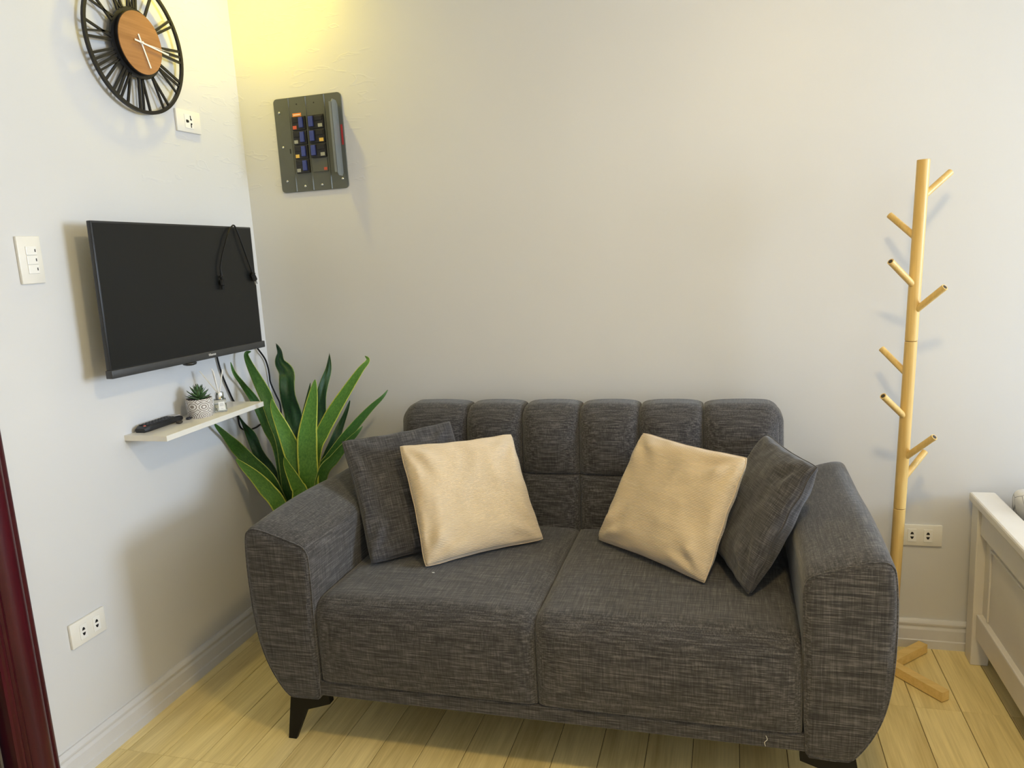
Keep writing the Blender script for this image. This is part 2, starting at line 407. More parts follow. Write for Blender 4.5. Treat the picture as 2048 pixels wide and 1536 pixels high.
# ---------------------------------------------------------------- sofa
def spaced(a, b, n, edge):
    out = [a + edge*(k/4)**1.0 for k in range(4)]
    out += [a+edge + (b-a-2*edge)*k/n for k in range(n+1)]
    out += [b-edge*(1-(k+1)/4) for k in range(4)]
    return out
def roundbox(x0, x1, y0, y1, z0, z1, r, n=(8,8,8), warp=None, r2=None):
    """a subdivided box with edges of radius r, then warped"""
    m = MB(); idx = {}
    X, Y, Z = spaced(x0,x1,n[0],r), spaced(y0,y1,n[1],r), spaced(z0,z1,n[2],r)
    nx, ny, nz = len(X)-1, len(Y)-1, len(Z)-1
    def vid(i, j, k):
        if (i,j,k) not in idx:
            q = Vector((X[i],Y[j],Z[k]))
            c = Vector((min(max(q.x,x0+r),x1-r), min(max(q.y,y0+r),y1-r), min(max(q.z,z0+r),z1-r)))
            d = q-c
            if d.length > 1e-9: q = c + d*(max(abs(d.x),abs(d.y),abs(d.z))/d.length)
            if warp: q = warp(q)
            idx[(i,j,k)] = len(m.v); m.v.append(q)
        return idx[(i,j,k)]
    for i in range(nx):
        for j in range(ny):
            for k in (0, nz): m.f.append((vid(i,j,k), vid(i+1,j,k), vid(i+1,j+1,k), vid(i,j+1,k)))
        for k in range(nz):
            for j in (0, ny): m.f.append((vid(i,j,k), vid(i+1,j,k), vid(i+1,j,k+1), vid(i,j,k+1)))
    for j in range(ny):
        for k in range(nz):
            for i in (0, nx): m.f.append((vid(i,j,k), vid(i,j+1,k), vid(i,j+1,k+1), vid(i,j,k+1)))
    return m
def corner(a, b, ca, cb, R):            # round the quadrant beyond (ca,cb): distances outward from the arc centre
    if a > 0 and b > 0:
        L = math.hypot(a, b); s = max(a, b)/L; return a*s, b*s
    return a, b
SX = 1.2565                              # sofa mid line
YF = -.87
sofa = thing('sofa', (SX, -.46, 0), 'dark grey heathered two-seat sofa with tufted back and curved arms', 'sofa')
ARM = [(.560,.150), (.618,.152), (.627,.200), (.632,.32), (.635,.45), (.6355,.54), (.634,.575), (.627,.596), (.612,.608), (.585,.618), (.55,.630), (.51,.642), (.482,.648), (.462,.647), (.450,.638), (.4445,.622), (.440,.58), (.4375,.52), (.4375,.45), (.4400,.39), (.447,.33), (.458,.28), (.474,.235), (.495,.195), (.516,.165), (.534,.151)]
def dense(poly, n=3):
    P = [Vector((a, b)) for a, b in poly]; N = len(P); out = []
    for i in range(N):
        p0, p1, p2, p3 = P[i-1], P[i], P[(i+1)%N], P[(i+2)%N]
        sharp = i >= N-1
        for k in range(n):
            t = k/n
            q = p1.lerp(p2, t) if (i in (0, N-1)) else .5*((2*p1)+(p2-p0)*t+(2*p0-5*p1+4*p2-p3)*t*t+(3*p1-p0-3*p2+p3)*t*t*t)
            out.append((q.x, q.y))
    return out
AD = dense(ARM)
cx, cz = .54, .40
def arm(mirror):
    m = MB(); rings = []
    def ring(y, inset, f=0):
        out = []
        for x, z in AD:
            d = Vector((cx-x, (cz-z))); L = d.length; d /= max(L, 1e-6)
            xx, zz = x+d.x*inset, z+d.y*inset
            if f: xx, zz = cx+(xx-cx)*f, cz+(zz-cz)*f
            zz += .012*math.sin(min(1, max(0, (y-YF)/.5))*PI)*max(0, (zz-.55)/.1) if zz > .55 else 0
            if mirror: xx = 2*SX-xx
            out.append((xx, y, zz))
        return out
    for f in (.15, .5, .8): rings.append(ring(YF-.004, 0, f))
    for y, ins in ((YF-.003,.020), (YF,.009), (YF+.004,.003), (YF+.010,0)): rings.append(ring(y, ins))
    for k in range(1, 13): rings.append(ring(YF+.010+(.76)*k/12, 0))
    for y, ins in ((-.090,.006), (-.080,.02)): rings.append(ring(y, ins))
    m.ring_loft(rings)
    return m
arm(False).build('armrest', 'sofa_fabric', sofa, auto=40)
arm(True).build('armrest', 'sofa_fabric', sofa, auto=40)
# front stitched edges of the arms
for mir in (False, True):
    pts = [((2*SX-x if mir else x), YF+.003, z) for x, z in AD]
    c = [Vector(q) for q in pts]; cc = Vector((2*SX-cx if mir else cx, YF+.003, cz))
    c = [q+(cc-q).normalized()*.004 for q in c]
    MB().tube(c+[c[0]], .0022, 5).build('arm_piping', 'sofa_fabric', sofa, True)
# seat cushions
def seat(x0, x1):
    xm, hw = (x0+x1)/2, (x1-x0)/2
    y0, y1, z0, z1 = YF+.002, -.235, .211, .447
    R = .05
    def wp(q):
        a, b = (y0+R)-q.y, q.z-(z1-R)
        a2, b2 = corner(a, b, 0, 0, R)
        if a > 0 and b > 0: q = Vector((q.x, y0+R-a2, z1-R+b2))
        u = max(-1, min(1, (q.x-xm)/hw)); e = (1-abs(u)**5)
        v = max(0, min(1, (q.y-y0)/(y1-y0)))
        w_ = max(0, min(1, (q.z-z0)/(z1-z0)))
        q.z += .010*e*w_*(.5+.5*math.sin(PI*v))
        q.y -= .012*e*(1-v)**3*math.sin(PI*min(1, w_+.05))
        nn = noise.noise(Vector((q.x*5, q.y*5, q.z*5)))
        q.z += .002*nn*w_
        g = math.exp(-min(q.x-x0, x1-q.x)/.007) if x0-1e-6 <= q.x <= x1+1e-6 else 0
        q.z -= .010*g*(w_ > .6); q.y += .010*g*(1-v)**4
        return q
    return roundbox(x0, x1, y0, y1, z0, z1, .004, (40,30,20), wp)
seat(.632, 1.2475).build('seat_cushion', 'sofa_fabric', sofa, True)
seat(1.2485, 1.881).build('seat_cushion', 'sofa_fabric', sofa, True)
roundbox(.612, 2*SX-.612, YF+.006, -.09, .163, .2105, .008, (10,6,2)).build('base_rail', 'sofa_fabric', sofa, True)
MB().tube(smoothpath([(1.80,YF+.0045,.197), (1.803,YF+.003,.188), (1.797,YF+.003,.180), (1.799,YF+.004,.170)], 4), .0009, 5).build('frayed_thread', 'thread', sofa, True)
# tufted back: six columns, two rows
BX = [.619, .866, 1.060, 1.2515, 1.4445, 1.642, 1.882]
def backpiece(i, up):
    x0, x1 = BX[i], BX[i+1]; xm, hw = (x0+x1)/2, (x1-x0)/2
    yb, yf = -.085, -.195
    z0, z1 = (.622, .838) if up else (.40, .621)
    def wp(q):
        u = max(-1, min(1, (q.x-xm)/hw)); w_ = max(0, min(1, (q.z-z0)/(z1-z0)))
        d = max(0, min(1, (yb-q.y)/(yb-yf)))
        if up:                            # one big soft radius over the top, the front and the outer end
            R = .055; sx = -1 if i == 0 else 1; ex = x0 if i == 0 else x1
            dd = Vector((sx*(q.x-(ex-sx*R)) if i in (0, 5) else 0, (yf+R)-q.y, q.z-(z1-R)))
            dd = Vector([max(0, c) for c in dd])
            if sum(c > 1e-9 for c in dd) >= 2:
                nd = dd*(max(dd)/dd.length)-dd
                q = Vector((q.x+sx*nd.x, q.y-nd.y, q.z+nd.z))
        pu = (1-abs(u)**2.6)
        q.y -= d*(.020 if up else .012)*pu*math.sin(PI*min(1, max(.02, w_*.9+.08)))
        if up: q.z += .008*pu*w_**4
        ea = q.x-x0 if i > 0 else 1; eb = x1-q.x if i < 5 else 1; ed = max(0, min(ea, eb))
        g = math.exp(-ed/.007)+.8*math.exp(-max(0, (q.z-z0) if up else (z1-q.z))/.006)
        q.y += .010*min(1, g)*d
        if up: q.z -= .008*math.exp(-ed/.007)*w_**3
        q.y -= .055*(1-(q.z-.40)/.44)*1.0   # back leans
        return q
    return roundbox(x0+.0006, x1-.0006, yf, yb, z0, z1, .004, (26,16,30), wp)
for up in (True, False):
    for i in range(6): backpiece(i, up).build('back_tuft', 'sofa_fabric', sofa, True)
MB().box(.66, 1.85, -.10, -.072, .17, .78, .01).build('back_frame', 'sofa_fabric', sofa)
# legs
LEG = [(372,592), (600,606), (602,628), (458,662), (400,832), (355,832)]
LG = [at((460+a/3.0118, 1200+b/3.0118), 1, -.84) for a, b in LEG]
LG = [(q.x, max(0, q.z)) for q in LG]; LG[-1] = (LG[-1][0], 0); LG[-2] = (LG[-2][0], 0); LG[0] = (LG[0][0], .1505); LG[1] = (LG[1][0], .162)
for mir in (False, True):
    for yy in (-.84, -.13):
        X = (lambda x: 2*SX-x) if mir else (lambda x: x)
        sg = -1 if yy < -.5 else 1
        m = MB().ring_loft([[(X(x), yy-sg*.0, z) for x, z in LG], [(X(x), yy-sg*.022*(.5+.5*min(1, z/.1)), z) for x, z in LG]])
        m.build('leg', 'leg_black', sofa)

# ---------------------------------------------------------------- pillows
def pillow(name, TL, TR, BR, BL, T, mat, label, group, seed, side, concave=.055, bend=0.0, wr=1.0):
    TL, TR, BR, BL = [Vector(q) for q in (TL,TR,BR,BL)]
    N = 44; m = MB(); idx = {}; m.uv = []
    nrm = ((TR-TL).cross(TL-BL)).normalized()          # away from the front face?
    if nrm.dot(CAM-TL) < 0: nrm = -nrm                  # N looks into the room
    def P(u, v, s):
        uu = u*(1-concave*(1-v*v)**1.0*abs(u)**3); vv = v*(1-concave*(1-u*u)*abs(v)**3)
        cr = 1-.03*(u*u*v*v)**3; uu *= cr; vv *= cr
        a, b = (uu+1)/2, (vv+1)/2
        q = (BL*(1-a)+BR*a)*(1-b) + (TL*(1-a)+TR*a)*b
        pr = ((1-abs(u)**2.4)*(1-abs(v)**2.4))
        th = T/2*max(0, pr)**.37
        # creases radiating from corners and soft dents
        w_ = 0
        for (cu, cv) in ((-1,-1),(1,-1),(1,1),(-1,1)):
            d = math.hypot(u-cu, v-cv); ang = math.atan2(v-cv, u-cu)
            w_ += math.sin(ang*9+seed+cu*2+cv)*math.exp(-((d-.42)/.26)**2)*.0055
        w_ += noise.noise(Vector((u*1.6+seed, v*1.6, seed*.7)))*.008
        w_ += abs(noise.noise(Vector((u*3+seed*3, v*2.2, seed))))*-.006
        th += w_*wr*min(1, pr*3)
        pin = .006*math.sin(u*14+seed)*(abs(v) > .96)+.006*math.sin(v*13+seed)*(abs(u) > .96)
        return q + nrm*(s*th + bend*(1-u*u)*(1-v*v) + pin*.35)
    for s in (1, -1):
        for i in range(N+1):
            for j in range(N+1):
                edge = i in (0,N) or j in (0,N)
                key = (i,j,0 if edge else s)
                if key in idx: continue
                u = -math.cos(PI*i/N)*.35+.65*(2*i/N-1); v = -math.cos(PI*j/N)*.35+.65*(2*j/N-1)
                idx[key] = len(m.v); m.v.append(P(u, v, s)); m.uv.append((u*.5+.5, v*.5+.5))
        for i in range(N):
            for j in range(N):
                g = lambda a, b: idx[(a,b,0 if (a in (0,N) or b in (0,N)) else s)]
                m.f.append((g(i,j), g(i+1,j), g(i+1,j+1), g(i,j+1)))
    root = thing(name, (BL+BR)/2, label, 'pillow', group)
    o = m.build('cover', mat, root, True)
    rim = [P(-1+2*k/24, -1, 0) for k in range(24)]+[P(1, -1+2*k/24, 0) for k in range(24)]+[P(1-2*k/24, 1, 0) for k in range(24)]+[P(-1, 1-2*k/24, 0) for k in range(24)]
    MB().tube(rim+[rim[0]], .0018, 6).build('edge_seam', mat, root, True)
    return root
pd1 = pillow('grey_pillow', (.53,-.45,.785), (.832,-.25,.808), (1.0,-.43,.466), (.702,-.652,.462), .078, 'pillow_fabric', 'dark grey pillow leaning on the sofa arm beside the plant', 'dark grey sofa pillows', 1.3, 0)
pd2 = pillow('grey_pillow', (1.832,-.222,.768), (1.936,-.58,.774), (1.763,-.697,.465), (1.655,-.345,.468), .105, 'pillow_fabric', 'dark grey pillow leaning on the sofa arm beside the coat stand', 'dark grey sofa pillows', 4.1, 0)
pc1 = pillow('cream_pillow', (.745,-.486,.783), (1.043,-.259,.768), (1.169,-.396,.463), (.871,-.649,.461), .10, 'corduroy_x', 'cream corduroy pillow standing upright, nearer the plant', 'cream corduroy pillows', 2.2, 0, wr=1.3)
pc2 = pillow('cream_pillow', (1.463,-.258,.778), (1.773,-.505,.772), (1.660,-.640,.461), (1.326,-.368,.461), .10, 'corduroy_y', 'cream corduroy pillow tilted onto a corner, nearer the coat stand', 'cream corduroy pillows', 6.4, 0, wr=1.7)
MB().box(.902,.909,-.668,-.666,.4585,.4605).build('zip_pull', 'label_white', pc1)

# ---------------------------------------------------------------- snake plant behind the sofa arm
PB = Vector((.215, -.235, 0))
plant = thing('potted_snake_plant', PB, 'snake plant with tall yellow-edged leaves in the corner behind the sofa', 'plant')
pt = MB().lathe([(.002,0), (.085,0), (.092,.01), (.112,.26), (.116,.28), (.108,.28), (.104,.25), (.002,.25)], PB, 36).build('pot', 'pot_dark', plant, auto=35)
MB().lathe([(.002,.252), (.103,.252), (.103,.256), (.05,.262), (.002,.264)], PB, 28).build('soil', 'soil', plant, True)
# each leaf: outline points in the crop of the photo (tip first), width there, depth of tip, kind, wave
LV = [
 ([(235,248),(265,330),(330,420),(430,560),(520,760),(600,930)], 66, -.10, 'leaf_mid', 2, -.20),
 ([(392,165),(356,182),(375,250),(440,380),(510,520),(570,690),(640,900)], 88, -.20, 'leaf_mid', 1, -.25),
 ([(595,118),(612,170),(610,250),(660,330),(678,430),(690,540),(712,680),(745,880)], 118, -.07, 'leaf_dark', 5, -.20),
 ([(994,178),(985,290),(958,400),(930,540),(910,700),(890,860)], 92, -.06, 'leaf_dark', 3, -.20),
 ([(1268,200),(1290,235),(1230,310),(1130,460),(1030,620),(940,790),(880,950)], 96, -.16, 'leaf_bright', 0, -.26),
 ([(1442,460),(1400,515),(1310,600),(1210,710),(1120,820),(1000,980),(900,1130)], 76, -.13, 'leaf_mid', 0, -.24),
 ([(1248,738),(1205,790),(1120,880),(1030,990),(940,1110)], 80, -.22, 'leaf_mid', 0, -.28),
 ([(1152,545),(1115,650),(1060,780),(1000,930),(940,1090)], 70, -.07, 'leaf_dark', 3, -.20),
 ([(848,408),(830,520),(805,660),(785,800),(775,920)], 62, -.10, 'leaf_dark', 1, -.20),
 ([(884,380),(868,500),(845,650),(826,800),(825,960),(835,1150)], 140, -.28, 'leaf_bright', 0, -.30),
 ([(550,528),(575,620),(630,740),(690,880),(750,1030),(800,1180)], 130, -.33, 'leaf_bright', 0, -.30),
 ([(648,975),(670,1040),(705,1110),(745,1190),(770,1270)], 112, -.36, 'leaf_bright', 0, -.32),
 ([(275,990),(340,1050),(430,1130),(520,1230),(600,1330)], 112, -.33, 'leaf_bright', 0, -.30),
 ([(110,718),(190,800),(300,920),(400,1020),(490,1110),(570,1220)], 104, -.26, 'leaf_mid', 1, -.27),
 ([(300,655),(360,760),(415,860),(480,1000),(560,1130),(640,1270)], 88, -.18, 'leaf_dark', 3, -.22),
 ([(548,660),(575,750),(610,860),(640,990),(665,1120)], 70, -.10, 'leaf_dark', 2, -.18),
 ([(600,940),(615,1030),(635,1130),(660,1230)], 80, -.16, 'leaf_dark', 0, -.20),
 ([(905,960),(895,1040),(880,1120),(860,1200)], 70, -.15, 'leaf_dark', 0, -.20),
]
def leaf(pts, wpx, ytip, mat, wave, ybase, k):
    n = len(pts); sp = []
    for i, (a, b) in enumerate(pts):
        y = ytip+(ybase-ytip)*(i/(n-1)); px = (400+a/3.84, 660+b/3.84)
        q = at(px, 1, y)
        if q.x < .03: q = at(px, 0, .03)
        q.y = min(q.y, -.03)
        sp.append(q)
    last, rt = sp[-1], Vector((PB.x+rnd.uniform(-.05,.05), PB.y+rnd.uniform(-.045,.045), .255))
    path = smoothpath(sp+[last.lerp(rt, .5), rt], 7); N = len(path)
    dist = (Vector(sp[1])-CAM).dot(FWD); wd = 1.1*wpx/3.84*dist/FPX; blunt = k in (2, 1)
    L = [0]
    for i in range(1, N): L.append(L[-1]+(path[i]-path[i-1]).length)
    tot = L[-1]; m = MB(); m.uv = []; C = 8
    face = Vector((.45+rnd.uniform(-.25,.25), -.85, .12)).normalized()
    rings = []
    for side in (0, 1):
        for i, q in enumerate(path):
            t = (path[min(i+1,N-1)]-path[max(i-1,0)]).normalized()
            wv = t.cross(face).normalized(); nn = wv.cross(t).normalized()
            f = L[i]/tot
            ww = wd*.5*min(1, ((f/.22)**.5 if blunt else (f/.30)**.58) if f > 0 else 0)*(1 if f < .55 else 1-.62*((f-.55)/.45)**1.2)
            ww = max(ww, .0012)
            for c in range(C+1):
                u = 2*c/C-1
                wob = wave*.0030*math.sin(f*26+u*.8+k)*abs(u)**.5 if wave else 0
                edge = 1+(wave*.022*math.sin(f*30+k*2+(1.5 if u > 0 else 0)) if wave else 0)
                cup = .22*ww*(u*u-.5)
                th = .0012*(1-u*u)+.0003
                rings.append(None)
                m.v.append(q+wv*(u*ww*edge)+nn*(cup+wob+(th if side == 0 else -th))); m.uv.append((c/C, f*tot*2))
    W = C+1
    for side in (0, 1):
        b = side*N*W
        for i in range(N-1):
            for c in range(C):
                m.f.append((b+i*W+c, b+i*W+c+1, b+(i+1)*W+c+1, b+(i+1)*W+c))
    for i in range(N-1):
        for c in (0, C):
            m.f.append((i*W+c, (i+1)*W+c, N*W+(i+1)*W+c, N*W+i*W+c))
    m.build('leaf', mat, plant, True)
for k, a in enumerate(LV): leaf(*a, k)

# ---------------------------------------------------------------- television
XF = .095
tc_ = Vector((XF, -.52, 1.275)); TR_ = Matrix.Translation(tc_) @ Matrix.Rotation(-.017, 4, 'X') @ Matrix.Translation(-tc_)
tv = thing('television', (0, -.52, 1.06), 'slim black flat television mounted on the wall above the small shelf', 'television')
MB().box(XF-.014, XF, -.880, -.161, 1.082, 1.487, .002).build('bezel', 'tv_bezel', tv, xf=TR_, auto=30)
MB().box(XF-.002, XF+.0006, -.8745, -.1665, 1.086, 1.4815).build('screen', 'tv_screen', tv, xf=TR_)
ch = MB().box(XF-.016, XF+.007, -.8825, -.156, 1.0605, 1.0835, .002).build('chin', 'tv_chin', tv, xf=TR_, auto=30)
MB().box(.035, XF-.013, -.80, -.24, 1.09, 1.38, .012).build('rear_housing', 'tv_bezel', tv, xf=TR_, auto=30)
MB().box(0, .036, -.62, -.42, 1.14, 1.34, .003).build('wall_mount', 'black_metal', tv)
MB().lathe([(.001,1.060), (.022,1.060), (.020,1.054), (.012,1.051), (.001,1.050)], (XF-.004,-.555,0), 20)  .build('sensor', 'tv_bezel', tv, True, xf=TR_)
fc = bpy.data.curves.new('logo', 'FONT'); fc.body = 'Hisense'; fc.size = .0115; fc.extrude = .0003; fc.align_x = 'CENTER'; fc.align_y = 'CENTER'
fo = bpy.data.objects.new('logo_src', fc); COL.objects.link(fo)
dg = bpy.context.evaluated_depsgraph_get(); me = bpy.data.meshes.new_from_object(fo.evaluated_get(dg))
bpy.data.objects.remove(fo)
me.materials.clear(); me.materials.append(MATS['white_print'])
lg = bpy.data.objects.new('logo', me); COL.objects.link(lg); par(lg, ch)
lg.matrix_basis = TR_ @ Matrix.Translation((XF+.0073, -.455, 1.0725)) @ Matrix((((0),0,1,0),(1,0,0,0),(0,1,0,0),(0,0,0,1)))
# spare power cord draped over the top of the television
def c3(a, b, x=XF+.010): return at((160+a/4.0425, 400+b/4.0425), 0, x)
cord = thing('power_cord', c3(1240,215), 'black power cord draped over the top edge of the television', 'cord')
path = [c3(1142,600), c3(1136,540), c3(1150,450), c3(1170,370), c3(1190,290), c3(1215,230, XF+.007), c3(1240,204, XF+.002), c3(1262,233, XF+.007), c3(1300,330), c3(1350,470), c3(1388,575)]
MB().tube(smoothpath(path, 6), .0026, 8).build('cable', 'cord_black', cord, True)
def plug(p0, p1, secs, n=8):
    d = (p1-p0).normalized(); s = d.cross(Vector((1,0,0))).normalized(); f = s.cross(d).normalized(); rings = []
    for h, a, b in secs:
        rings.append([p0+d*h+s*(a*math.cos(2*PI*k/n))+f*(b*math.sin(2*PI*k/n)) for k in range(n)])
    return MB().ring_loft(rings), d, s, f
a0, a1 = c3(1140,580), c3(1160,740)
pg, d, s_, f_ = plug(a0, a1, [(0,.003,.003), (.012,.004,.004), (.013,.008,.006), (.018,.008,.006), (.019,.005,.005), (.026,.006,.006), (.028,.010,.007), (.044,.010,.007), (.046,.006,.005), (.058,.006,.005)])
pg.build('connector', 'cord_black', cord, auto=40)
a0, a1 = c3(1385,565), c3(1440,720)
pg, d, s_, f_ = plug(a0, a1, [(0,.003,.003), (.008,.004,.004), (.009,.007,.006), (.013,.007,.006), (.014,.012,.007), (.020,.012,.007), (.021,.009,.006), (.027,.011,.007), (.040,.012,.007)])
po = pg.build('plug', 'cord_black', cord, auto=40)
for sg in (-1, 1):
    b0 = a0+d*.040+s_*(sg*.0055); MB().tube([b0, b0+d*.016], .0016, 4).build('prong', 'metal', po)
# cables hanging from the television
def wl_(px, x=.008): return at(px, 0, x)
c1 = [wl_((432,700)), wl_((434,714)), wl_((441,740)), wl_((449,762)), wl_((459,785)), wl_((465,798)), wl_((472,812), .0045), wl_((476,832), .0045), wl_((479,850)), wl_((485,858)), wl_((497,860)), wl_((512,855)), wl_((525,849)), wl_((540,870)), wl_((552,900))]
tag(MB().tube(smoothpath(c1, 6), .0032, 8).build('television_cable', 'cord_black', None, True), 'thin black cable running down the wall and behind the small shelf', 'cable')
c2 = [wl_((508,688), .014), wl_((519,702), .014), wl_((530,718), .012), wl_((536,735), .012), wl_((539,752), .012), wl_((541,765), .012), at((552,790), 1, -.012), at((560,808), 1, -.012), at((562,830), 1, -.014), at((556,850), 1, -.02), at((560,900), 1, -.02)]
tag(MB().tube(smoothpath(c2, 6), .0032, 8).build('television_cable', 'cord_black', None, True), 'thin black cable hanging in the wall corner behind the snake plant', 'cable')

# ---------------------------------------------------------------- shelf and its things
SZ = .8775
sh = thing('wall_shelf', (0, -.525, .86), 'small white floating shelf below the television', 'shelf')
MB().box(.009, .150, -.770, -.280, SZ-.0165, SZ, .0008).build('board', 'shelf_white', sh)
MB().box(0, .0092, -.7695, -.42, SZ-.0162, SZ-.0002).build('wall_cleat', 'shelf_white', sh)
# remote control
rb = Vector((.029, -.652, SZ)); RM = Matrix.Translation(rb) @ Matrix.Rotation(math.radians(1), 4, 'Z')
rc = thing('remote_control', rb, 'black remote control lying on the shelf against the wall', 'remote control')
pr = []
for k in range(13):
    y = -.086+.172*k/12; e = abs(k-6)/6; wd = .0225*(1-.22*max(0, e-.75)/.25); th = .019*(1-.35*max(0, (e-.8)/.2))
    pr.append([(x*wd, y, z) for x, z in ((-1,.005), (-.8,0), (.8,0), (1,.005), (1,th-.004), (.86,th), (-.86,th), (-1,th-.004))])
rbo = MB().ring_loft(pr).build('body', 'remote_black', rc, xf=RM, auto=35)
for r in range(9):
    for c in range(3):
        MB().box(-.016+.0115*c, -.016+.0115*c+.009, -.070+.0135*r, -.070+.0135*r+.0085, .0185, .0208, .0008).build('button', 'button_black', rc, xf=RM)
MB().lathe([(.0005,.0188), (.004,.0188), (.0035,.0208), (.0005,.021)], (.012,-.0785,0), 12).build('power_button', 'sticker_red', rc, xf=RM)
MB().box(-.015, .015, .054, .078, .0160, .0196, .001).build('print_plate', 'remote_print', rc, xf=RM)
def stone(name, c, rx, ry, rz, mat, label, seed):
    m = MB(); rings = []
    for i in range(1, 8):
        th = PI*i/8; ring = []
        for k in range(14):
            a = 2*PI*k/14; s = 1+.14*noise.noise(Vector((math.cos(a)*2+seed, math.sin(a)*2, i*.5)))
            ring.append((c[0]+rx*s*math.sin(th)*math.cos(a), c[1]+ry*s*math.sin(th)*math.sin(a), c[2]+rz*(1-math.cos(th)*1.02)))
        rings.append(ring)
    m.ring_loft(rings); tag(m.build(name, mat, None, True), label, 'pebble')
stone('pebble', (.072,-.617,SZ-.0005), .010, .011, .0055, 'stone_brown', 'flat brown pebble on the shelf next to the remote', 1)
stone('pebble', (.062,-.561,SZ-.0005), .008, .010, .0045, 'stone_black', 'glossy black pebble on the shelf touching the succulent pot', 5)
# succulent
pc = Vector((.071, -.513, SZ))
su = thing('potted_succulent', pc, 'small green succulent in a white ring-patterned pot on the shelf', 'plant')
m = MB(); prof = [(.001,0), (.036,0), (.0375,.002), (.0405,.030), (.0415,.058), (.0405,.060), (.0385,.060), (.038,.054), (.001,.054)]
m.lathe(prof, (0,0,0), 40)
m.uv = [(k/40*1.0, h/.06) for r, h in prof for k in range(40)]
m.build('pot', 'patterned_pot', su, auto=40, xf=Matrix.Translation(pc) @ Matrix.Rotation(math.radians(140), 4, 'Z'))
MB().lathe([(.001,.0545), (.037,.0545), (.037,.0555), (.001,.058)], pc, 20).build('soil', 'soil', su, True)
def slf():
    m = MB(); m.uv = []; N, C = 7, 4
    for sd in (0, 1):
        for i in range(N+1):
            f = i/N; w_ = .0085*(.55+.8*f-1.35*f**2.2 if f < .999 else .02); w_ = max(w_, .0003)
            for c in range(C+1):
                u = 2*c/C-1
                th = .0032*(1-f)**.6*(1-u*u)
                m.v.append(Vector((u*w_, f*.042, .10*f*f*.06+.18*w_*u*u+(th*.2 if sd == 0 else -th)))); m.uv.append((c/C, f))
    W = C+1; b = (N+1)*W
    for sd in (0, 1):
        for i in range(N):
            for c in range(C): m.f.append(tuple(sd*b+q for q in (i*W+c, i*W+c+1, (i+1)*W+c+1, (i+1)*W+c)))
    for i in range(N):
        for c in (0, C): m.f.append((i*W+c, (i+1)*W+c, b+(i+1)*W+c, b+i*W+c))
    o = m.build('leaf', 'succulent_green', None, True); me = o.data; bpy.data.objects.remove(o); return me
sm = slf(); k = 0
for cnt, el, sc, hz in ((9, 12, 1.06, .002), (9, 30, 1.06, .006), (8, 47, 1.0, .010), (6, 62, .92, .015), (4, 76, .80, .020)):
    for i in range(cnt):
        a = 2*PI*(i+.5*(k % 2))/cnt+rnd.uniform(-.12,.12)
        o = bpy.data.objects.new('leaf', sm); COL.objects.link(o); par(o, su)
        o.matrix_basis = Matrix.Translation(pc+Vector((0,0,.054+hz))) @ Matrix.Rotation(a, 4, 'Z') @ Matrix.Rotation(math.radians(el+rnd.uniform(-5,5)), 4, 'X') @ Matrix.Scale(sc*rnd.uniform(.93,1.07), 4)
    k += 1
# reed diffuser
dc = Vector((.092, -.437, SZ)); DM = Matrix.Translation(dc) @ Matrix.Rotation(math.radians(38), 4, 'Z')
df = thing('reed_diffuser', dc, 'square glass reed diffuser with silver collar and white sticks on the shelf', 'diffuser')
MB().box(-.0195, .0195, -.0195, .0195, 0, .042, .003).build('bottle', 'clear_glass', df, xf=DM, auto=30)
MB().box(-.0165, .0165, -.0165, .0165, .004, .026, .002).build('liquid', 'scent_liquid', df, xf=DM, auto=30)
MB().lathe([(.001,.041), (.0135,.041), (.0140,.043), (.0140,.062), (.0132,.064), (.0105,.064), (.0105,.060), (.001,.060)], (0,0,0), 28).build('collar', 'chrome', df, xf=DM, auto=30)
lb = MB().box(-.006, .0135, -.0201, -.0196, .007, .035).build('label', 'label_white', df, xf=DM)
for i, (wd_, z) in enumerate(((.006,.029), (.008,.026), (.007,.0235), (.008,.021), (.004,.012))):
    MB().box(.0038-wd_*.85, .0038+wd_*.85, -.0204, -.0201, z-.0005, z+.0005).build('print_line', 'label_grey', lb, xf=DM)
for px in ((399,742), (423,737), (426,741), (445,739)):
    q = at(px, 1, -.437+rnd.uniform(-.012,.006)); b = dc+Vector(((q.x-dc.x)*-.03, 0, .040)); b2 = dc+Vector(((q.x-dc.x)*.06, (q.y-dc.y)*.1, .0605))
    MB().tube([b2+(b2-q).normalized()*.015, q], .0019, 6).build('reed', 'reed', df)

# ---------------------------------------------------------------- wall clock
CC = Vector((.026, -.527, 2.020)); CR = .2015
ck = thing('wall_clock', (0, CC.y, CC.z), 'large black metal skeleton clock with roman numerals and wooden centre', 'clock')
def annulus(r0, r1, x0, x1, n=72):
    m = MB(); rings = []
    for r, x in ((r0,x0), (r1,x0), (r1,x1), (r0,x1), (r0,x0)):
        rings.append([CC+Vector((x, r*math.sin(2*PI*k/n), r*math.cos(2*PI*k/n))) for k in range(n)])
    return m.ring_loft(rings, cap=False)
annulus(CR-.0105, CR, -.004, .004).build('rim', 'black_metal', ck, auto=30)
annulus(.078, .101, -.004, .003).build('inner_ring', 'black_metal', ck, auto=30)
MB().lathe([(.001,-.002), (.0905,-.002), (.0905,.014), (.001,.014)], CC, 56, 'x').build('dial_backing', 'black_metal', ck, auto=30)
MB().lathe([(.001,.0142), (.0885,.0142), (.0885,.0165), (.001,.0165)], CC, 56, 'x').build('dial', 'dial_wood', ck, auto=30)
MB().lathe([(.001,-.026), (.03,-.026), (.03,-.002), (.001,-.002)], CC, 20, 'x').build('movement_box', 'black_metal', ck)
def cpt(ang, s, r, x):
    rad = Vector((0, math.sin(ang), math.cos(ang))); tan = Vector((0, math.cos(ang), -math.sin(ang)))
    return CC+rad*r+tan*s+Vector((x, 0, 0))
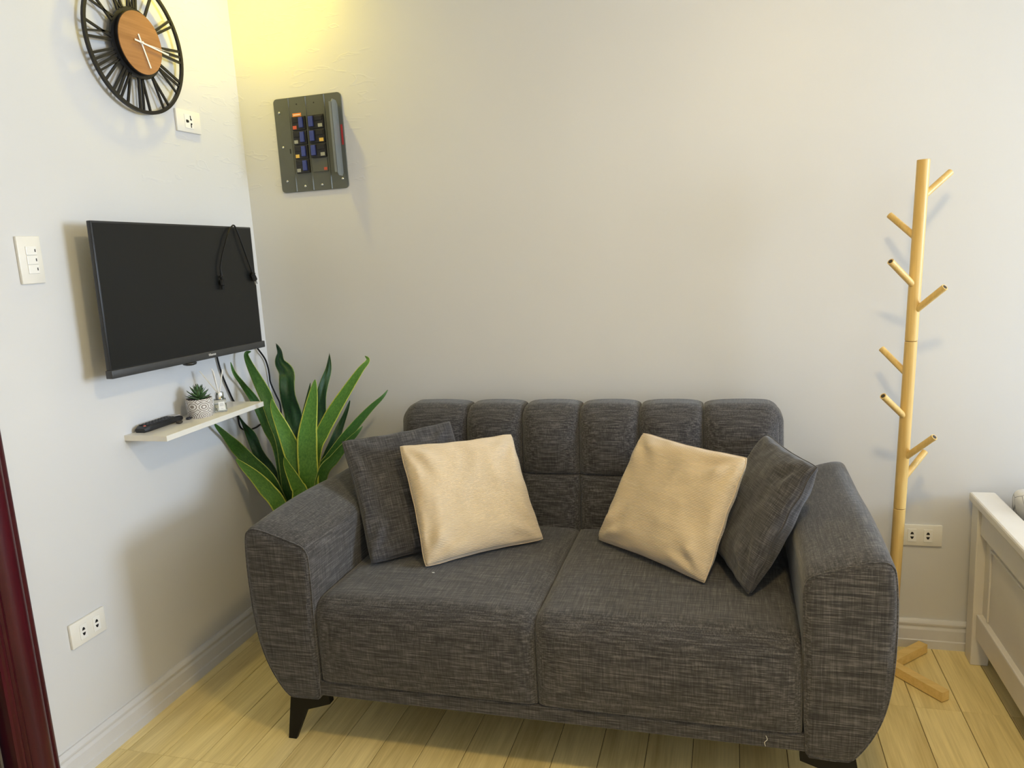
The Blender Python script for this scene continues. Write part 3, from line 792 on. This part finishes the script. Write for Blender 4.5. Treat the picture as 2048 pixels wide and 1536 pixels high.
def stroke(m, ang, s0, r0, s1, r1, wd, x0=-.003, x1=.003):
    a, b = Vector((s0, r0)), Vector((s1, r1)); d = (b-a).normalized(); n = Vector((-d.y, d.x))*wd/2
    poly = [a-n, b-n, b+n, a+n]
    m.prism(poly, lambda q: cpt(ang, q.x, q.y, x0), lambda q: cpt(ang, q.x, q.y, x1))
NUM = ['XII','I','II','III','IV','V','VI','VII','VIII','IX','X','XI']
for h, s in enumerate(NUM):
    ang = 2*PI*h/12; m = MB(); wmap = {'I': .0135, 'V': .030, 'X': .032}; tw = sum(wmap[c] for c in s); p0 = -tw/2
    for c in s:
        w_ = wmap[c]; mid = p0+w_/2; ri, ro = .0985, CR-.008; fl = lambda q, r: q*(r/.15)
        if c == 'I': stroke(m, ang, fl(mid, ri), ri, fl(mid, ro), ro, .0072)
        elif c == 'V':
            stroke(m, ang, fl(mid-.001, ri), ri, fl(mid-w_*.36, ro), ro, .0062); stroke(m, ang, fl(mid+.001, ri), ri, fl(mid+w_*.36, ro), ro, .0052)
        else:
            stroke(m, ang, fl(mid-w_*.36, ri), ri, fl(mid+w_*.36, ro), ro, .0062); stroke(m, ang, fl(mid+w_*.36, ri), ri, fl(mid-w_*.36, ro), ro, .0052)
        p0 += w_
    m.build('numeral', 'black_metal', ck)
m = MB(); stroke(m, 2*PI*(5.28/12), 0, -.025, 0, .072, .0052, .018, .0195); m.build('hour_hand', 'hand_white', ck)
m = MB(); stroke(m, 2*PI*(16.0/60), 0, -.030, 0, .112, .0050, .0205, .022); m.build('minute_hand', 'hand_white', ck)
m = MB(); stroke(m, 2*PI*(15.3/60), 0, -.012, 0, .095, .0012, .0225, .0230); m.build('second_hand', 'hand_white', ck)
MB().lathe([(.001,.0165), (.004,.0165), (.004,.0245), (.001,.0245)], CC, 12, 'x').build('hub', 'hand_white', ck)

# ---------------------------------------------------------------- switches and outlets
def wallframe(wall, c):
    # local (u right, v up, d out of the wall)
    if wall == 'left': return lambda u, v, d: (d, c[0]+u, c[1]+v)
    return lambda u, v, d: (c[0]+u, -d, c[1]+v)
def wbox(F, u0, u1, v0, v1, d0, d1, r=0):
    m = MB().box(u0, u1, v0, v1, d0, d1, r); m.v = [Vector(F(*q)) for q in m.v]; return m
def wpoly(F, poly, d0, d1): return MB().prism(poly, lambda q: F(q[0], q[1], d0), lambda q: F(q[0], q[1], d1))
def plate(name, wall, c, w_, h, label, cat, group=None):
    F = wallframe(wall, c); t = thing(name, F(0, 0, 0), label, cat, group)
    wbox(F, -w_/2, w_/2, -h/2, h/2, 0, .0085, .0022).build('cover_plate', 'plate_white', t, auto=25)
    return t, F
def socket2(F, t, u):
    mo = wbox(F, u-.0125, u+.0125, -.021, .021, .0082, .0102, .0006).build('socket', 'module_white', t)
    for s in (1, -1):
        P = [(-.0054,.0034), (-.0030,.0105), (0,.0120), (.0030,.0105), (.0054,.0034)]
        wpoly(F, [(u+a, s*b+(0)) for a, b in P], .0100, .01045).build('slot', 'slot_black', mo)
t, F = plate('light_switch', 'left', (-.996, 1.397), .070, .120, 'white three-gang wall light switch beside the television', 'light switch')
for k in range(3):
    v = .0235*(1-k)
    mo = wbox(F, -.0135, .0185, v-.0112, v+.0112, .0080, .0112, .0012).build('rocker', 'module_white', t)
    wbox(F, .0115, .0143, v-.0036, v+.0036, .0110, .0115).build('indicator', 'slot_black', mo)
t, F = plate('double_outlet', 'left', (-1.005, .388), .120, .070, 'white double wall outlet low beside the red door casing', 'wall outlet', 'double outlets')
socket2(F, t, -.019); socket2(F, t, .027)
t, F = plate('double_outlet', 'back', (2.306, .384), .120, .070, 'white double wall outlet behind the coat stand', 'wall outlet', 'double outlets')
socket2(F, t, -.027); socket2(F, t, .019)
t, F = plate('single_outlet', 'left', (-.306, 1.828), .120, .070, 'white single wall outlet just below the clock rim', 'wall outlet')
mo = wbox(F, -.022, .020, -.022, .022, .0080, .0100, .0006).build('socket', 'module_white', t)
for poly in ([(-.016,.004),(-.010,.005),(-.002,.003),(-.002,-.003),(-.010,-.005),(-.016,-.004)], [(.005,.019),(.0095,.019),(.0095,.010),(.013,.009),(.013,.004),(.005,.005)], [(.005,-.005),(.013,-.004),(.013,-.009),(.0095,-.010),(.0095,-.019),(.005,-.019)]):
    wpoly(F, poly, .0098, .0103).build('slot', 'slot_black', mo)

# ---------------------------------------------------------------- breaker panel
PX0, PX1, PZ0, PZ1 = .145, .414, 1.602, 1.930
PWD, PHT = PX1-PX0, PZ1-PZ0
bp = thing('breaker_panel', ((PX0+PX1)/2, 0, PZ0), 'open grey metal circuit breaker panel on the wall above the sofa', 'breaker panel')
U = lambda u: PX0+u*PWD
V = lambda v: PZ1-v*PHT
r_ = .014; poly = []
for cx_, cz_, a0 in ((PX1-r_,PZ1-r_,0), (PX0+r_,PZ1-r_,90), (PX0+r_,PZ0+r_,180), (PX1-r_,PZ0+r_,270)):
    for k in range(5):
        a = math.radians(a0+22.5*k); poly.append((cx_+r_*math.cos(a), cz_+r_*math.sin(a)))
MB().prism(poly, lambda q: (q[0], 0, q[1]), lambda q: (q[0], -.006, q[1])).build('cover', 'panel_grey', bp, auto=30)
for u in (.222, .478, .752):
    MB().prism([(U(u)-.0035,-.0055), (U(u)-.0012,-.0085), (U(u)+.0012,-.0085), (U(u)+.0035,-.0055)], lambda q: (q[0], q[1], PZ0+.002), lambda q: (q[0], q[1], PZ1-.002)).build('ridge', 'panel_grey', bp, auto=30)
STK = {(0,0):'sticker_red', (0,1):'sticker_grey', (0,2):'sticker_yellow', (0,3):'sticker_grey', (1,0):'sticker_grey', (1,1):'sticker_yellow', (1,2):'sticker_grey'}
for col in (0, 1):
    ua, ub = ((.262, .462), (.505, .728))[col]
    for row in range(4):
        va = .207+.1515*row; vb = va+.143
        if col == 1 and row == 3:
            bl = MB().box(U(ua), U(ub), -.0085, -.005, V(vb), V(va), .001).build('blank_cover', 'panel_grey', bp)
            MB().box(U(ub)-.016, U(ub)-.003, -.0090, -.0083, V(vb)+.004, V(vb)+.014).build('sticker', 'sticker_red', bl); continue
        br = MB().box(U(ua), U(ub), -.013, -.005, V(vb), V(va), .001).build('breaker', 'breaker_black', bp)
        W_ = U(ub)-U(ua)
        ha, hb = ((.56, .86), (.06, .36))[col]
        MB().box(U(ua)+ha*W_, U(ua)+hb*W_, -.020, -.012, V(vb-.022), V(va+.012), .0015).build('toggle', 'breaker_blue', br)
        for fa, fb in (((.06,.48), (.06,.48)) if col == 0 else ((.48,.94), (.48,.94))):
            pass
        f0, f1 = ((.08,.50), (.46,.94))[col]
        MB().box(U(ua)+f0*W_, U(ua)+f1*W_, -.0150, -.0125, V(va+.062), V(va+.015), .0008).build('face_block', 'breaker_black', br)
        s0, s1 = ((.06,.34), (.64,.92))[col]
        MB().box(U(ua)+s0*W_, U(ua)+s1*W_, -.0136, -.0129, V(vb-.012), V(vb-.048)).build('sticker', STK[(col,row)], br)
ob = MB().box(U(.272), U(.40), -.0066, -.0058, V(.207)+.001, V(.207)+.013, .0002).build('label', 'sticker_orange', bp)
MB().box(U(.285), U(.387), -.0069, -.0065, V(.207)+.0055, V(.207)+.0085).build('print_line', 'white_print', ob)
for u, v in ((.075,.147), (.085,.513), (.095,.878), (.36,.945), (.615,.945), (.925,.90)):
    sc_ = MB().lathe([(.0005,-.0055), (.0045,-.0055), (.0042,-.008), (.002,-.0092), (.0005,-.0094)], (U(u),0,V(v)), 14, 'y').build('screw', 'metal', bp, True)
for u, v in ((.345,.075), (.602,.078)):
    MB().lathe([(.0005,-.0058), (.0026,-.0058), (.0026,-.0064), (.0005,-.0064)], (U(u),0,V(v)), 12, 'y').build('screw_hole', 'slot_black', bp)
MB().box(U(.178), U(.194), -.0066, -.0058, V(.585), V(.535)).build('slot', 'slot_black', bp)
MB().box(U(.962), U(.988), -.0068, -.0058, V(.545), V(.335)).build('warning_strip', 'red_paint', bp)
# cover door, hinged on its right side and swung open towards the room
HX, HY = U(.945), -.008; DW = .058; OA = math.radians(97)
DM2 = Matrix.Translation((HX, HY, 0)) @ Matrix.Rotation(-(PI-OA)+PI, 4, 'Z').inverted()
dirv = Vector((math.cos(PI+OA), math.sin(PI+OA), 0)); nv = Vector((-dirv.y, dirv.x, 0))
def dp(a, z, o_): q = Vector((HX, HY, z))+dirv*a+nv*o_; return q
z0, z1 = 1.643, 1.900
DP = [(0,z0+.012), (.012,z0), (DW-.012,z0), (DW,z0+.010), (DW,z1-.010), (DW-.012,z1), (.012,z1), (0,z1-.012)]
dr = MB().prism(DP, lambda q: dp(q[0], q[1], -.001), lambda q: dp(q[0], q[1], .001)).build('cover_door', 'panel_door', bp)
m = MB().prism([(DW-.002,z0+.010), (DW,z0+.010), (DW,z1-.010), (DW-.002,z1-.010)], lambda q: dp(q[0], q[1], -.009), lambda q: dp(q[0], q[1], .001))
m.build('door_lip', 'panel_door', dr)
m = MB().prism([(DW*.5,1.764), (DW*.75,1.764), (DW*.75,1.776), (DW*.5,1.776)], lambda q: dp(q[0], q[1], -.008), lambda q: dp(q[0], q[1], -.001))
m.build('latch', 'metal', dr)

# ---------------------------------------------------------------- coat rack
rk = thing('coat_stand', (2.195, -.166, 0), 'pale wooden tree-shaped coat stand with angled pegs beside the sofa', 'coat stand')
RA = lambda z: Vector((2.192+.031*z, -.168, z))
RR = .0168
segs = ((.03,.527), (.5285,1.030), (1.0315,1.533))
for z0, z1 in segs:
    m = MB(); rings = []
    for z, r in ((z0,RR-.0012), (z0+.0012,RR), (z1-.0012,RR), (z1,RR-.0012)):
        rings.append([RA(z)+Vector((r*math.cos(2*PI*k/28), r*math.sin(2*PI*k/28), 0)) for k in range(28)])
    m.ring_loft(rings); m.build('pole_section', 'rack_wood', rk, auto=40)
for root, tip, yt in (((1858,396),(1901,344),.058), ((1818,480),(1779,430),.058), ((1823,574),(1781,523),-.062), ((1832,625),(1890,574),-.062), ((1798,752),(1763,697),.058), ((1804,836),(1766,792),-.062), ((1812,918),(1869,874),-.062), ((1812,962),(1850,903),.058)):
    q = at(tip, 1, RA(1).y+yt); z = at(root, 1, RA(1).y).z
    b = RA(z); a = b+(q-b)*.06
    d = (q-a).normalized()
    pg = MB().tube([a, a.lerp(q,.5), q-d*.0015, q], .0092, 16).build('peg', 'rack_wood', rk, auto=40)
    if yt < 0:
        MB().tube([q-d*.001, q+d*.0004], .0062, 14).build('end_cap', 'stone_brown', pg)
hub = RA(0)
for ang, ln in ((-51, .196), (46, .180), (134, .19), (226, .19)):
    a = math.radians(ang); d = Vector((math.cos(a), math.sin(a), 0)); n = Vector((-d.y, d.x, 0))*.0145; h0 = Vector((2.192, -.166, 0))
    poly = [h0+d*.0-n, h0+d*ln-n, h0+d*ln+n, h0+d*.0+n]
    ls = .0 if ang in (-51, 129) else .0
    m = MB().ring_loft([[q+Vector((0,0,.003)) for q in poly], [q+Vector((0,0,.0315)) for q in poly]])
    m.build('foot', 'rack_base_wood', rk)
    e = h0+d*(ln-.02); MB().lathe([(.0005,0), (.008,0), (.008,.0035), (.0005,.0035)], e, 12).build('pad', 'black_metal', rk)

# ---------------------------------------------------------------- bed
BD1 = -1.24
bed = thing('bed', (3.4, -.64, 0), 'white painted wooden bed with panelled footboard by the wall', 'bed')
for y0, y1 in ((-.097,-.037), (BD1+.02, BD1+.08)):
    MB().box(2.437, 2.487, y0, y1, 0, .512, .003).build('foot_post', 'bed_white', bed)
MB().box(2.430, 2.502, BD1, -.024, .512, .540, .006).build('cap_rail', 'bed_white', bed)
MB().box(2.446, 2.480, BD1+.08, -.097, .428, .512, .002).build('upper_rail', 'bed_white', bed)
MB().box(2.447, 2.484, BD1+.08, -.097, .092, .172, .004).build('lower_rail', 'bed_white', bed)
MB().box(2.463, 2.474, BD1+.08, -.097, .17, .43).build('panel', 'bed_white', bed)
for y0, y1, z0, z1 in ((BD1+.14,-.150,.395,.403), (-.158,-.150,.175,.395), (BD1+.14,BD1+.148,.175,.395)):
    MB().box(2.458, 2.464, y0, y1, z0, z1, .002).build('panel_bead', 'bed_white', bed)
for y0, y1 in ((-.08,-.045), (BD1+.03,BD1+.065)):
    MB().box(2.48, 4.40, y0, y1, .17, .36, .004).build('side_rail', 'bed_white', bed)
for y0, y1 in ((-.097,-.037), (BD1+.02, BD1+.08)): MB().box(4.38, 4.43, y0, y1, 0, .95, .003).build('head_post', 'bed_white', bed)
MB().box(4.39, 4.42, BD1+.08, -.097, .3, .93, .003).build('headboard', 'bed_white', bed)
for k in range(9): MB().box(2.56+.2*k, 2.64+.2*k, BD1+.03, -.045, .255, .27).build('slat', 'bed_white', bed)
mt = roundbox(2.51, 4.375, BD1+.07, -.085, .2705, .47, .03, (10,8,3)).build('mattress', 'mattress_white', None, True)
tag(mt, 'white mattress lying in the white wooden bed', 'mattress')
def dw(q):
    n = noise.noise(Vector((q.x*5, q.y*6, 1)))+.5*noise.noise(Vector((q.x*13, q.y*13, 4)))
    if q.z > .50: q.z += .028*n
    return q
dv = roundbox(2.535, 3.9, BD1+.085, -.035, .472, .568, .035, (50,40,2), dw).build('duvet', 'duvet', None, True)
tag(dv, 'crumpled white duvet with grey line pattern spread on the bed', 'duvet')
